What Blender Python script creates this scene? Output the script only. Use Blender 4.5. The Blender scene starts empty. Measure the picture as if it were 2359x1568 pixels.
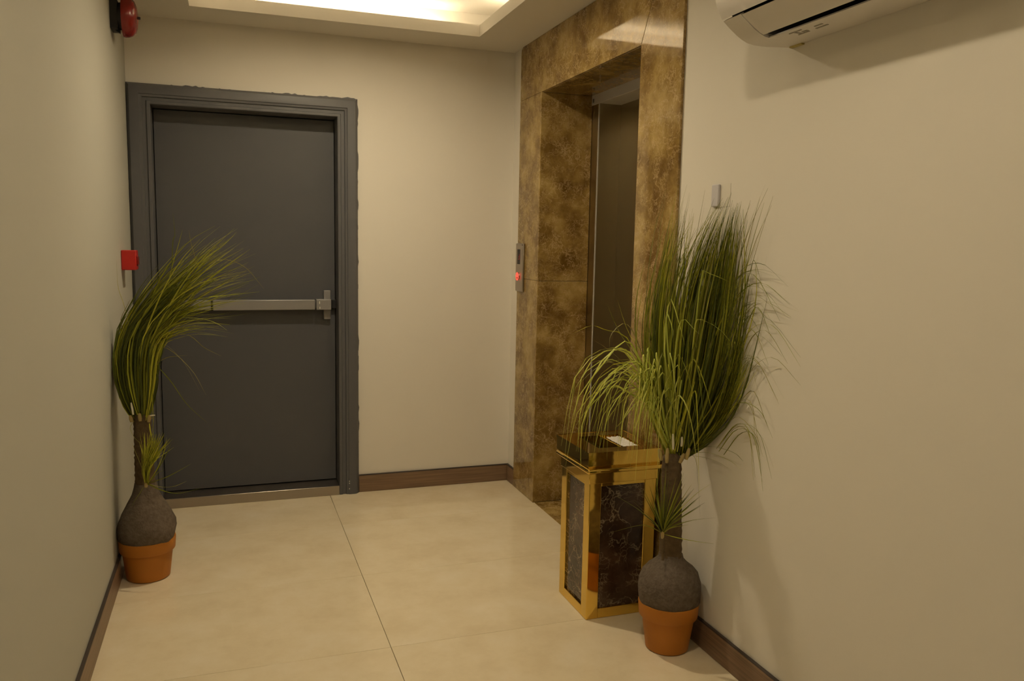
import bpy, bmesh, math, random
from mathutils import Vector, Matrix
random.seed(7)
S = bpy.context.scene
COL = S.collection

# ------------------------------------------------------------------ camera
CAM_LOC = Vector((0.4618, -4.5721, 1.4371))
YAW, PITCH, ROLL = math.radians(19.362), math.radians(-6.805), math.radians(1.0843)
FPX, IW, IH = 1867.18, 2359.0, 1568.0
_f = Vector((math.sin(YAW) * math.cos(PITCH), math.cos(YAW) * math.cos(PITCH), math.sin(PITCH)))
_r0 = Vector((math.cos(YAW), -math.sin(YAW), 0))
_u0 = _r0.cross(_f)
_r = _r0 * math.cos(ROLL) + _u0 * math.sin(ROLL)
_u = -_r0 * math.sin(ROLL) + _u0 * math.cos(ROLL)
cam_data = bpy.data.cameras.new('camera')
cam_data.sensor_width = 36.0
cam_data.lens = 36.0 * FPX / IW
cam_data.clip_start = 0.02
cam = bpy.data.objects.new('camera', cam_data)
M = Matrix(((_r.x, _u.x, -_f.x), (_r.y, _u.y, -_f.y), (_r.z, _u.z, -_f.z))).to_4x4()
M.translation = CAM_LOC
cam.matrix_world = M
COL.objects.link(cam)
S.camera = cam

# ------------------------------------------------------------------ world, exposure
world = bpy.data.worlds.new('world')
world.use_nodes = True
world.node_tree.nodes['Background'].inputs[0].default_value = (0.02, 0.016, 0.01, 1)
world.node_tree.nodes['Background'].inputs[1].default_value = 0.2
S.world = world
S.view_settings.view_transform = 'Standard'
S.view_settings.look = 'None'
S.view_settings.exposure = 0.2
S.view_settings.gamma = 1.0
S.view_settings.use_curve_mapping = False
try:
    S.cycles.use_denoising = True
    S.cycles.max_bounces = 7
    S.cycles.diffuse_bounces = 4
    S.cycles.glossy_bounces = 3
    S.cycles.transmission_bounces = 3
    S.cycles.use_adaptive_sampling = True
    S.cycles.adaptive_threshold = 0.06
    S.cycles.sample_clamp_indirect = 6.0
except Exception:
    pass
LIGHT_COL = (1.0, 0.84, 0.57)
COVE_NEAR = 42.0       # strip radiance in the light trays
LAMPS = (14.6, 6.0, 1.8)        # watts of the round downlights, from the door to an added ambient one behind the viewer
BEAM = math.radians(159)

# ------------------------------------------------------------------ room numbers (metres)
W, H = 2.0576, 2.5284
YB = -7.2                       # wall behind the viewer
MX = W - 0.012                  # face of the marble
IX0, IX1, IZ = 0.1108, 1.0371, 2.0981      # door opening
OY0, OY1, OZ = -0.4634, -1.5577, 2.2356    # lift opening
MY0, MY1 = -0.1327, -1.8836                # marble surround
RX0, RX1, RY0, RY1 = 0.3157, 1.7554, -0.2771, -1.92


# ------------------------------------------------------------------ mesh helpers
def mesh_obj(name, verts, faces, mat, parent=None, smooth=None):
    me = bpy.data.meshes.new(name)
    me.from_pydata([tuple(v) for v in verts], [], faces)
    bm = bmesh.new(); bm.from_mesh(me)
    bmesh.ops.recalc_face_normals(bm, faces=bm.faces)
    if smooth is not None:
        lim = math.radians(smooth)
        for f in bm.faces: f.smooth = True
        for e in bm.edges:
            if len(e.link_faces) == 2 and e.calc_face_angle(0) > lim: e.smooth = False
    bm.to_mesh(me); bm.free()
    if mat: me.materials.append(mat)
    o = bpy.data.objects.new(name, me)
    COL.objects.link(o)
    if parent: o.parent = parent
    return o


class MB:
    def __init__(s): s.v = []; s.f = []
    def add(s, v, f):
        n = len(s.v); s.v += [tuple(p) for p in v]; s.f += [tuple(i + n for i in q) for q in f]; return s
    def box(s, x0, x1, y0, y1, z0, z1):
        x0, x1 = sorted((x0, x1)); y0, y1 = sorted((y0, y1)); z0, z1 = sorted((z0, z1))
        v = [(x, y, z) for z in (z0, z1) for y in (y0, y1) for x in (x0, x1)]
        return s.add(v, [(0, 2, 3, 1), (4, 5, 7, 6), (0, 1, 5, 4), (2, 6, 7, 3), (0, 4, 6, 2), (1, 3, 7, 5)])
    def prism_y(s, prof, y0, y1):                 # closed (x,z) outline extruded along y
        n = len(prof)
        v = [(x, y0, z) for x, z in prof] + [(x, y1, z) for x, z in prof]
        f = [tuple(range(n)), tuple(range(2 * n - 1, n - 1, -1))]
        f += [(i, i + n, (i + 1) % n + n, (i + 1) % n) for i in range(n)]
        return s.add(v, f)
    def prism(s, pts, d):                          # closed 3D outline swept by vector d
        n = len(pts); d = Vector(d)
        v = [Vector(p) for p in pts] + [Vector(p) + d for p in pts]
        f = [tuple(range(n)), tuple(range(2 * n - 1, n - 1, -1))]
        f += [(i, i + n, (i + 1) % n + n, (i + 1) % n) for i in range(n)]
        return s.add(v, f)
    def lathe(s, prof, c=(0, 0, 0), axis='z', n=48, wob=None):   # prof: (radius, height)
        base = len(s.v)
        vv = []
        for k, (r, h) in enumerate(prof):
            for i in range(n):
                a = 2 * math.pi * i / n
                rr = r * (1 + (wob(a, h) if wob else 0))
                if axis == 'z': p = (c[0] + rr * math.cos(a), c[1] + rr * math.sin(a), c[2] + h)
                else: p = (c[0] + h, c[1] + rr * math.cos(a), c[2] + rr * math.sin(a))
                vv.append(p)
        ff = []
        for k in range(len(prof) - 1):
            for i in range(n):
                j = (i + 1) % n
                ff.append((k * n + i, k * n + j, (k + 1) * n + j, (k + 1) * n + i))
        ff.append(tuple(range(n - 1, -1, -1)))
        ff.append(tuple((len(prof) - 1) * n + i for i in range(n)))
        return s.add(vv, ff)
    def tube(s, pts, radii, n=12):
        pts = [Vector(p) for p in pts]
        if not isinstance(radii, (list, tuple)): radii = [radii] * len(pts)
        vv = []; up = Vector((0.13, 0.21, 0.97))
        for i, p in enumerate(pts):
            t = (pts[min(i + 1, len(pts) - 1)] - pts[max(i - 1, 0)]).normalized()
            a = t.cross(up if abs(t.dot(up)) < .97 else Vector((1, 0, 0))).normalized(); b = t.cross(a)
            for k in range(n):
                an = 2 * math.pi * k / n
                vv.append(p + (a * math.cos(an) + b * math.sin(an)) * radii[i])
        ff = []
        for i in range(len(pts) - 1):
            for k in range(n):
                j = (k + 1) % n
                ff.append((i * n + k, i * n + j, (i + 1) * n + j, (i + 1) * n + k))
        ff.append(tuple(range(n))); ff.append(tuple((len(pts) - 1) * n + k for k in range(n)))
        return s.add(vv, ff)
    def build(s, name, mat, parent=None, smooth=None): return mesh_obj(name, s.v, s.f, mat, parent, smooth)


def bevel_box(name, x0, x1, y0, y1, z0, z1, mat, parent=None, w=0.003, seg=2):
    x0, x1 = sorted((x0, x1)); y0, y1 = sorted((y0, y1)); z0, z1 = sorted((z0, z1))
    bm = bmesh.new(); bmesh.ops.create_cube(bm, size=1.0)
    for v in bm.verts:
        v.co = Vector(((x0 + x1) / 2 + v.co.x * (x1 - x0), (y0 + y1) / 2 + v.co.y * (y1 - y0), (z0 + z1) / 2 + v.co.z * (z1 - z0)))
    bmesh.ops.bevel(bm, geom=bm.edges[:], offset=w, segments=seg, profile=0.5, affect='EDGES')
    big = sorted(bm.faces, key=lambda f: -f.calc_area())[:6]
    for f in bm.faces: f.smooth = f not in big
    me = bpy.data.meshes.new(name); bm.to_mesh(me); bm.free()
    if mat: me.materials.append(mat)
    o = bpy.data.objects.new(name, me); COL.objects.link(o)
    if parent: o.parent = parent
    return o


def empty(name, loc=(0, 0, 0)):
    o = bpy.data.objects.new(name, None); COL.objects.link(o); o.empty_display_size = 0.1
    return o


def tag(o, label=None, cat=None, group=None, kind=None):
    if label: o['label'] = label
    if cat: o['category'] = cat
    if group: o['group'] = group
    if kind: o['kind'] = kind
    return o


# ------------------------------------------------------------------ materials
def new_mat(name):
    m = bpy.data.materials.new(name); m.use_nodes = True
    nt = m.node_tree; b = nt.nodes['Principled BSDF']
    return m, nt, b


def N(nt, typ, **kw):
    n = nt.nodes.new(typ)
    for k, v in kw.items(): setattr(n, k, v)
    return n


def plain(name, col, rough=0.5, metal=0.0, spec=0.5, bump=0.0, bscale=200.0, var=0.0, vscale=8.0):
    m, nt, b = new_mat(name)
    b.inputs['Base Color'].default_value = (*col, 1)
    b.inputs['Roughness'].default_value = rough
    b.inputs['Metallic'].default_value = metal
    b.inputs['Specular IOR Level'].default_value = spec
    tc = N(nt, 'ShaderNodeTexCoord')
    if bump:
        nz = N(nt, 'ShaderNodeTexNoise'); nz.inputs['Scale'].default_value = bscale; nz.inputs['Detail'].default_value = 4
        bp = N(nt, 'ShaderNodeBump'); bp.inputs['Strength'].default_value = bump; bp.inputs['Distance'].default_value = 0.004 if bump >= 0.9 else 0.002
        nt.links.new(tc.outputs['Object'], nz.inputs['Vector'])
        nt.links.new(nz.outputs['Fac'], bp.inputs['Height']); nt.links.new(bp.outputs['Normal'], b.inputs['Normal'])
    if var:
        nz = N(nt, 'ShaderNodeTexNoise'); nz.inputs['Scale'].default_value = vscale; nz.inputs['Detail'].default_value = 6
        mx = N(nt, 'ShaderNodeMix', data_type='RGBA')
        mx.inputs[6].default_value = (*[c * (1 - var) for c in col], 1); mx.inputs[7].default_value = (*[min(1, c * (1 + var)) for c in col], 1)
        nt.links.new(tc.outputs['Object'], nz.inputs['Vector'])
        nt.links.new(nz.outputs['Fac'], mx.inputs[0]); nt.links.new(mx.outputs[2], b.inputs['Base Color'])
    return m


def ramp(nt, stops):
    r = N(nt, 'ShaderNodeValToRGB'); e = r.color_ramp.elements
    e[0].position, e[0].color = stops[0][0], (*stops[0][1], 1)
    e[1].position, e[1].color = stops[-1][0], (*stops[-1][1], 1)
    for p, c in stops[1:-1]:
        k = e.new(p); k.color = (*c, 1)
    return r


def marble(name, dark, mid, light, vein, scale, rough, vein_w=0.03, vein_amt=0.8):
    m, nt, b = new_mat(name)
    L = nt.links.new
    tc = N(nt, 'ShaderNodeTexCoord')
    nz = N(nt, 'ShaderNodeTexNoise'); nz.inputs['Scale'].default_value = scale * 0.9; nz.inputs['Detail'].default_value = 8; nz.inputs['Roughness'].default_value = 0.62
    L(tc.outputs['Object'], nz.inputs['Vector'])
    r = ramp(nt, [(0.33, dark), (0.5, mid), (0.70, light)]); L(nz.outputs['Fac'], r.inputs['Fac'])
    # warp, then cracks between voronoi cells as veins
    wz = N(nt, 'ShaderNodeTexNoise'); wz.inputs['Scale'].default_value = scale * 1.6; wz.inputs['Detail'].default_value = 5
    L(tc.outputs['Object'], wz.inputs['Vector'])
    mixv = N(nt, 'ShaderNodeMix', data_type='RGBA'); mixv.blend_type = 'LINEAR_LIGHT'; mixv.inputs[0].default_value = 0.16
    L(tc.outputs['Object'], mixv.inputs[6]); L(wz.outputs['Color'], mixv.inputs[7])
    prev = r.outputs['Color']
    for sc, wd, am in ((scale * 1.5, vein_w, vein_amt), (scale * 4.0, vein_w * 2.0, vein_amt * 0.75)):
        vo = N(nt, 'ShaderNodeTexVoronoi', feature='DISTANCE_TO_EDGE'); vo.inputs['Scale'].default_value = sc
        L(mixv.outputs[2], vo.inputs['Vector'])
        mr = N(nt, 'ShaderNodeMapRange'); mr.inputs['From Min'].default_value = 0; mr.inputs['From Max'].default_value = wd
        mr.inputs['To Min'].default_value = am; mr.inputs['To Max'].default_value = 0
        L(vo.outputs['Distance'], mr.inputs['Value'])
        # veins come and go
        gz = N(nt, 'ShaderNodeTexNoise'); gz.inputs['Scale'].default_value = sc * 0.55; gz.inputs['Detail'].default_value = 3
        L(tc.outputs['Object'], gz.inputs['Vector'])
        gr = N(nt, 'ShaderNodeMapRange'); gr.inputs['From Min'].default_value = 0.43; gr.inputs['From Max'].default_value = 0.58
        L(gz.outputs['Fac'], gr.inputs['Value'])
        mu = N(nt, 'ShaderNodeMath', operation='MULTIPLY'); L(mr.outputs['Result'], mu.inputs[0]); L(gr.outputs['Result'], mu.inputs[1])
        mx = N(nt, 'ShaderNodeMix', data_type='RGBA'); mx.inputs[7].default_value = (*vein, 1)
        L(mu.outputs[0], mx.inputs[0]); L(prev, mx.inputs[6]); prev = mx.outputs[2]
    L(prev, b.inputs['Base Color'])
    b.inputs['Roughness'].default_value = rough
    return m


MAT = {}
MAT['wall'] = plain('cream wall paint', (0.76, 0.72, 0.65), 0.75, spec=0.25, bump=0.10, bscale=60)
MAT['wall_darkened'] = plain('greyish beige wall with lens darkening', (0.46, 0.45, 0.395), 0.75, spec=0.25, bump=0.10, bscale=60)  # greyer tone than the other walls, with lens edge darkening put into it
MAT['ceiling'] = plain('ceiling paint', (0.74, 0.70, 0.63), 0.85, spec=0.2)
MAT['door'] = plain('grey door paint', (0.080, 0.081, 0.089), 0.42, spec=0.4, bump=0.10, bscale=35)
MAT['frame'] = plain('grey frame paint', (0.100, 0.100, 0.107), 0.45, spec=0.4, bump=0.12, bscale=90)
MAT['chip'] = plain('bare white filler', (0.8, 0.77, 0.7), 0.8)
MAT['steel'] = plain('satin steel', (0.42, 0.38, 0.34), 0.32, metal=1.0, bump=0.02, bscale=300)
MAT['bar'] = plain('panic bar silver paint', (0.27, 0.26, 0.26), 0.4, metal=0.35)
MAT['black'] = plain('black plastic', (0.012, 0.011, 0.012), 0.5)
MAT['dark'] = plain('dark inside', (0.01, 0.009, 0.008), 0.8)
MAT['red'] = plain('red plastic', (0.42, 0.012, 0.008), 0.38)
MAT['redgong'] = plain('red enamel', (0.20, 0.010, 0.007), 0.25)
MAT['acwhite'] = plain('air conditioner plastic', (0.72, 0.68, 0.64), 0.42)
MAT['acgrey'] = plain('embossed grey marks', (0.33, 0.30, 0.24), 0.5)
MAT['yellowtape'] = plain('yellow tape', (0.52, 0.43, 0.14), 0.5)
MAT['greyplastic'] = plain('grey plastic strip', (0.60, 0.58, 0.62), 0.3)
MAT['cleartape'] = plain('clear tape', (0.74, 0.70, 0.62), 0.4)
MAT['gold'] = plain('polished gold steel', (0.80, 0.56, 0.13), 0.07, metal=1.0)
MAT['sand'] = plain('white ashtray sand', (0.72, 0.68, 0.62), 0.9, bump=0.9, bscale=160, var=0.35, vscale=120)
MAT['terracotta'] = plain('terracotta plastic', (0.43, 0.160, 0.017), 0.55, spec=0.35, bump=0.05, bscale=40, var=0.08, vscale=14)
MAT['bark'] = plain('fibrous bark', (0.115, 0.080, 0.045), 0.9, spec=0.15, bump=1.0, bscale=80, var=0.55, vscale=45)
MAT['bulb'] = plain('rough grey bulb', (0.135, 0.107, 0.083), 0.92, spec=0.12, bump=1.0, bscale=120, var=0.5, vscale=60)
MAT['nub'] = plain('pale leaf base', (0.36, 0.27, 0.10), 0.6)
MAT['whitenub'] = plain('white plastic stalk', (0.70, 0.66, 0.52), 0.5)
MAT['grout'] = plain('brown grout', (0.44, 0.34, 0.22), 0.9)
MAT['emperador'] = marble('brown marble', (0.130, 0.070, 0.016), (0.255, 0.162, 0.046), (0.46, 0.325, 0.115), (0.62, 0.45, 0.23), 8.0, 0.05, 0.05, 0.6)
MAT['binmarble'] = marble('dark veined marble', (0.018, 0.009, 0.006), (0.045, 0.025, 0.015), (0.12, 0.075, 0.045), (0.46, 0.36, 0.23), 5.5, 0.06, 0.035, 0.6)


def mat_floor():
    m, nt, b = new_mat('polished cream tile'); L = nt.links.new
    tc = N(nt, 'ShaderNodeTexCoord')
    oi = N(nt, 'ShaderNodeObjectInfo')
    ad = N(nt, 'ShaderNodeVectorMath', operation='ADD'); L(tc.outputs['Object'], ad.inputs[0])
    sc = N(nt, 'ShaderNodeVectorMath', operation='SCALE'); sc.inputs['Scale'].default_value = 9.0
    cb = N(nt, 'ShaderNodeCombineXYZ'); L(oi.outputs['Random'], cb.inputs[0]); L(oi.outputs['Random'], cb.inputs[1])
    L(cb.outputs[0], sc.inputs[0]); L(sc.outputs[0], ad.inputs[1])
    a = N(nt, 'ShaderNodeTexNoise'); a.inputs['Scale'].default_value = 5.0; a.inputs['Detail'].default_value = 9; a.inputs['Roughness'].default_value = 0.65
    L(ad.outputs[0], a.inputs['Vector'])
    r = ramp(nt, [(0.32, (0.68, 0.575, 0.40)), (0.5, (0.74, 0.64, 0.46)), (0.7, (0.78, 0.69, 0.53))]); L(a.outputs['Fac'], r.inputs['Fac'])
    L(r.outputs['Color'], b.inputs['Base Color'])
    b.inputs['Roughness'].default_value = 0.10
    b.inputs['Specular IOR Level'].default_value = 0.5
    return m


def mat_wood():
    m, nt, b = new_mat('brown wood grain'); L = nt.links.new
    tc = N(nt, 'ShaderNodeTexCoord'); mp = N(nt, 'ShaderNodeMapping')
    mp.inputs['Scale'].default_value = (1.2, 1.2, 40.0); L(tc.outputs['Object'], mp.inputs['Vector'])
    nz = N(nt, 'ShaderNodeTexNoise'); nz.inputs['Scale'].default_value = 3.0; nz.inputs['Detail'].default_value = 7; L(mp.outputs[0], nz.inputs['Vector'])
    r = ramp(nt, [(0.3, (0.155, 0.095, 0.055)), (0.7, (0.25, 0.16, 0.095))]); L(nz.outputs['Fac'], r.inputs['Fac'])
    L(r.outputs['Color'], b.inputs['Base Color']); b.inputs['Roughness'].default_value = 0.42
    return m


def mat_leaf():
    m, nt, b = new_mat('grass leaf'); L = nt.links.new
    at = N(nt, 'ShaderNodeAttribute', attribute_name='tint')
    L(at.outputs['Color'], b.inputs['Base Color'])
    b.inputs['Roughness'].default_value = 0.42
    b.inputs['Specular IOR Level'].default_value = 0.35
    tr = N(nt, 'ShaderNodeBsdfTranslucent'); L(at.outputs['Color'], tr.inputs['Color'])
    mx = N(nt, 'ShaderNodeMixShader'); mx.inputs[0].default_value = 0.2
    out = nt.nodes['Material Output']
    L(b.outputs[0], mx.inputs[1]); L(tr.outputs[0], mx.inputs[2]); L(mx.outputs[0], out.inputs['Surface'])
    return m


def mat_brushed():
    m, nt, b = new_mat('brushed lift steel'); L = nt.links.new
    tc = N(nt, 'ShaderNodeTexCoord'); mp = N(nt, 'ShaderNodeMapping'); mp.inputs['Scale'].default_value = (300, 300, 2)
    L(tc.outputs['Object'], mp.inputs['Vector'])
    nz = N(nt, 'ShaderNodeTexNoise'); nz.inputs['Scale'].default_value = 1.0; L(mp.outputs[0], nz.inputs['Vector'])
    bp = N(nt, 'ShaderNodeBump'); bp.inputs['Strength'].default_value = 0.12; bp.inputs['Distance'].default_value = 0.001
    L(nz.outputs['Fac'], bp.inputs['Height']); L(bp.outputs['Normal'], b.inputs['Normal'])
    b.inputs['Base Color'].default_value = (0.44, 0.39, 0.28, 1); b.inputs['Metallic'].default_value = 1.0; b.inputs['Roughness'].default_value = 0.3
    return m


def emit(name, col, st):
    m, nt, b = new_mat(name)
    b.inputs['Base Color'].default_value = (*[c * 0.5 for c in col], 1)
    b.inputs['Emission Color'].default_value = (*col, 1); b.inputs['Emission Strength'].default_value = st
    return m


MAT['tile'] = mat_floor(); MAT['wood'] = mat_wood(); MAT['leaf'] = mat_leaf(); MAT['lift'] = mat_brushed()
MAT['header'] = plain('grey lift header', (0.50, 0.48, 0.46), 0.45)
MAT['woodcap'] = plain('dark baseboard cap', (0.045, 0.032, 0.026), 0.5)
MAT['lamp'] = emit('warm downlight lens', LIGHT_COL, 30.0)
MAT['led_near'] = emit('warm led', LIGHT_COL, COVE_NEAR)
MAT['redlit'] = emit('red lit button', (1.0, 0.05, 0.03), 2.2)
MAT['reddim'] = emit('red display digit', (0.6, 0.02, 0.02), 0.28)

# ------------------------------------------------------------------ room shell
# floor bed and tiles
fl = MB().box(-0.12, W + 0.12, YB - 0.12, 0.25, -0.06, -0.006).build('floor', MAT['grout'])
tag(fl, 'polished cream tiled floor of the lift lobby', None, None, 'structure')
SX, ROWS = 0.9831, [0.0, -0.5311, -1.19, -1.8489]
while ROWS[-1] > YB: ROWS.append(ROWS[-1] - 0.6589)
ROWS[-1] = YB
g = 0.0010
for c0, c1 in ((0.0, SX), (SX, W)):
    for a, b_ in zip(ROWS[:-1], ROWS[1:]):
        bevel_box('tile', c0 + g, c1 - g, b_ + g * 0.55, a - g * 0.55, -0.012, 0.0, MAT['tile'], fl, w=0.0006, seg=1)

wb = MB()
wb.box(-0.15, IX0 - 0.02, 0, 0.2, 0, 2.9).box(IX1 + 0.02, W + 0.6, 0, 0.2, 0, 2.9).box(IX0 - 0.02, IX1 + 0.02, 0, 0.2, IZ + 0.02, 2.9)
tag(wb.build('wall_back', MAT['wall']), 'cream painted wall around the grey exit door', None, None, 'structure')
tag(MB().box(-0.15, 0, YB, 0, 0, 2.9).build('wall_left', MAT['wall_darkened']), 'greyish beige wall beside the left plant, lens darkening put into its colour', None, None, 'structure')
t = 0.02
wr = MB()
wr.box(W, 2.36, 0, OY0 + t, 0, 2.9).box(W, 2.36, OY1 - t, YB, 0, 2.9).box(W, 2.36, OY0 + t, OY1 - t, OZ + t, 2.9)
tag(wr.build('wall_right', MAT['wall']), 'cream painted wall carrying the air conditioner', None, None, 'structure')
tag(MB().box(-0.15, W + 0.3, YB - 0.15, YB, 0, 2.9).build('wall_front', MAT['wall']), 'cream wall closing the lobby behind the viewer', None, None, 'structure')

# ceiling with recessed light trays along the lobby
RIM, CAV, CZ, LED = 0.060, 0.15, 2.685, 0.018
TRAYS = [(RY0, RY1), (-2.30, -3.94), (-4.32, -5.96)]  # last tray is unseen, added with its lamp to lift ambient light
ce = MB()
x0, x1 = -0.15, W + 0.3
ys = [0.0] + [q for tr_ in TRAYS for q in tr_] + [YB]
for i, (a, b_) in enumerate(zip(ys[:-1], ys[1:])):
    if i % 2 == 0: ce.box(x0, x1, a, b_, H, H + LED)
    else:
        ce.box(x0, RX0, a, b_, H, H + LED); ce.box(RX1, x1, a, b_, H, H + LED)
LIP = 0.012
for ya, yb in TRAYS:
    cx0, cx1, cy0, cy1 = RX0 - CAV, RX1 + CAV, ya + CAV, yb - CAV
    ce.box(cx0 - 0.05, cx1 + 0.05, cy0 + 0.05, cy1 - 0.05, CZ, CZ + 0.05)
    ce.box(cx0 - 0.05, cx0, cy0, cy1, H + LED, CZ); ce.box(cx1, cx1 + 0.05, cy0, cy1, H + LED, CZ)
    ce.box(cx0 - 0.05, cx1 + 0.05, cy0, cy0 + 0.05, H + LED, CZ); ce.box(cx0 - 0.05, cx1 + 0.05, cy1 - 0.05, cy1, H + LED, CZ)
    ce.box(RX0 - LIP, RX0, ya + LIP, yb - LIP, H + LED, H + RIM); ce.box(RX1, RX1 + LIP, ya + LIP, yb - LIP, H + LED, H + RIM)
    ce.box(RX0, RX1, ya, ya + LIP, H + LED, H + RIM); ce.box(RX0, RX1, yb - LIP, yb, H + LED, H + RIM)
tag(ce.build('ceiling', MAT['ceiling']), 'cream ceiling with a recessed light tray', None, None, 'structure')


def led_tray(xa, xb, ya, yb, mat, label):
    root = empty('cove_light'); tag(root, label, 'cove light')
    off, wd, z0, z1, e = 0.075, 0.018, H + LED + 0.0005, H + LED + 0.010, 0.16
    segs = [(xa + e * .6, xb - e, ya + off, ya + off + wd), (xa + e, xb - e, yb - off - wd, yb - off),
            (xa - off - wd, xa - off, yb + e, ya - e), (xb + off, xb + off + wd, yb + e, ya - e)]
    for s_ in segs:
        MB().box(s_[0], s_[1], s_[2], s_[3], z0, z1).build('light_strip', mat, root)
    return root


def downlight(x_, y_, label, power):
    root = empty('downlight'); tag(root, label, 'downlight')
    MB().lathe([(0.045, -0.001), (0.062, -0.001), (0.066, -0.006), (0.062, -0.014), (0.048, -0.014), (0.046, -0.008)], (x_, y_, CZ), n=40).build('trim_ring', MAT['acwhite'], root, smooth=40)
    MB().lathe([(0.046, -0.014), (0.045, -0.0165)], (x_, y_, CZ), n=40).build('lamp_lens', MAT['lamp'], root)
    li = bpy.data.lights.new('lamp', 'AREA'); li.shape = 'DISK'; li.size = 0.085; li.spread = BEAM; li.energy = power; li.color = LIGHT_COL
    lo = bpy.data.objects.new('lamp', li); lo.location = (x_, y_, CZ - 0.018); COL.objects.link(lo); lo.parent = root


for (ya, yb), where, power in zip(TRAYS, ('before the grey door', 'over the tall plant', 'added unseen behind the viewer to lift ambient light'), LAMPS):
    led_tray(RX0, RX1, ya, yb, MAT['led_near'], 'glowing warm light hidden in the ceiling tray ' + where)
    downlight((RX0 + RX1) / 2, (ya + yb) / 2, 'round warm downlight in the ceiling tray ' + where, power)

# ------------------------------------------------------------------ baseboards
BH, BT = 0.1027, 0.012


def baseboard(name, runs, label):
    root = empty(name); tag(root, label, None, None, 'structure')
    for x0_, x1_, y0_, y1_ in runs:
        bevel_box('board', x0_, x1_, y0_, y1_, 0.0003, BH - 0.006, MAT['wood'], root, w=0.0012, seg=1)
        bevel_box('top_cap', x0_, x1_, y0_, y1_, BH - 0.0058, BH, MAT['woodcap'], root, w=0.0012, seg=1)


baseboard('baseboard_back', [(IX1 + 0.112, W - BT, -BT, -0.0003)], 'brown wood baseboard right of the grey door')
baseboard('baseboard_left', [(0.0003, BT, YB, -0.05)], 'brown wood baseboard behind the left plant pot')
baseboard('baseboard_right', [(W - BT, W - 0.0003, MY0 + 0.001, -0.0003), (W - BT, W - 0.0003, YB, MY1 - 0.001)], 'brown wood baseboard along the right wall')

# ------------------------------------------------------------------ fire exit door (door_1)
d1 = empty('door_1'); tag(d1, 'dark grey metal fire exit door with push bar', None, None, 'structure')
prof = [(0.0, 0.15), (0.0, -0.026), (0.003, -0.029), (0.016, -0.029), (0.019, -0.022), (0.036, -0.022), (0.039, -0.030), (0.050, -0.032),
        (0.053, -0.036), (0.086, -0.036), (0.096, -0.033), (0.103, -0.024), (0.1095, -0.016), (0.1095, -0.0003)]
fv, ff = [], []
for o_, y_ in prof:
    ot = o_ * (2.2 - IZ) / 0.1095
    fv += [(IX0 - o_, y_, 0.0005), (IX0 - o_, y_, IZ + ot), (IX1 + o_, y_, IZ + ot), (IX1 + o_, y_, 0.0005)]
for k in range(len(prof) - 1):
    for j in range(3):
        ff.append((k * 4 + j, k * 4 + j + 1, (k + 1) * 4 + j + 1, (k + 1) * 4 + j))
mesh_obj('door_frame', fv, ff, MAT['frame'], d1, smooth=25)
# stop bead behind which the leaf closes, and leaf
LY = 0.105
bevel_box('door_leaf', IX0 + 0.003, IX1 - 0.003, LY, LY + 0.045, 0.058, IZ - 0.004, MAT['door'], d1, w=0.002, seg=1)
tag(MB().box(IX0 - 0.019, IX1 + 0.019, LY + 0.047, LY + 0.06, 0.0, IZ + 0.019).build('door_rebate', MAT['black'], d1), 'dark gap behind the door edge')
th = bevel_box('threshold', IX0 + 0.0005, IX1 - 0.0005, -0.031, LY + 0.04, 0.0003, 0.054, MAT['steel'], d1, w=0.003)
tag(th, 'scuffed steel threshold strip')
# ragged paint edge where the grey laps onto the wall
sm = MB()
def ragged(p0, p1, out, n, amp):
    p0, p1, out = Vector(p0), Vector(p1), Vector(out); pts = []
    h = 0.0
    for i in range(n + 1):
        h = max(0.0005, min(amp, h * 0.6 + random.uniform(-0.35, 0.55) * amp))
        pts.append(p0.lerp(p1, i / n) + out * h)
    for i in range(n):
        a, b2 = p0.lerp(p1, i / n), p0.lerp(p1, (i + 1) / n)
        sm.prism([a, b2, pts[i + 1], pts[i]], (0, -0.0012, 0))
ragged((0.0, -0.0002, 2.199), (IX1 + 0.109, -0.0002, 2.199), (0, 0, 1), 70, 0.013)
ragged((IX1 + 0.109, -0.0002, 0.0), (IX1 + 0.109, -0.0002, 2.2), (1, 0, 0), 120, 0.008)
tag(sm.build('paint_edge', MAT['frame'], d1), 'uneven grey paint edge lapping onto the wall')
for (cx_, cz_, l_) in ((0.395, 2.205, 0.03), (0.60, 2.2035, 0.012), (0.665, 2.2035, 0.035), (0.36, 2.208, 0.012)):
    MB().prism([(cx_, -0.001, cz_), (cx_ + l_, -0.001, cz_ - 0.001), (cx_ + l_ * 0.9, -0.001, cz_ + 0.004), (cx_ + 0.3 * l_, -0.001, cz_ + 0.006)], (0, -0.001, 0)).build('paint_chip', MAT['chip'], d1)
for z_ in (0.03, 0.062, 0.074):
    MB().box(1.089, 1.0925, -0.0362, -0.0355, z_, z_ + 0.006).build('paint_chip', MAT['chip'], d1)
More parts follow.
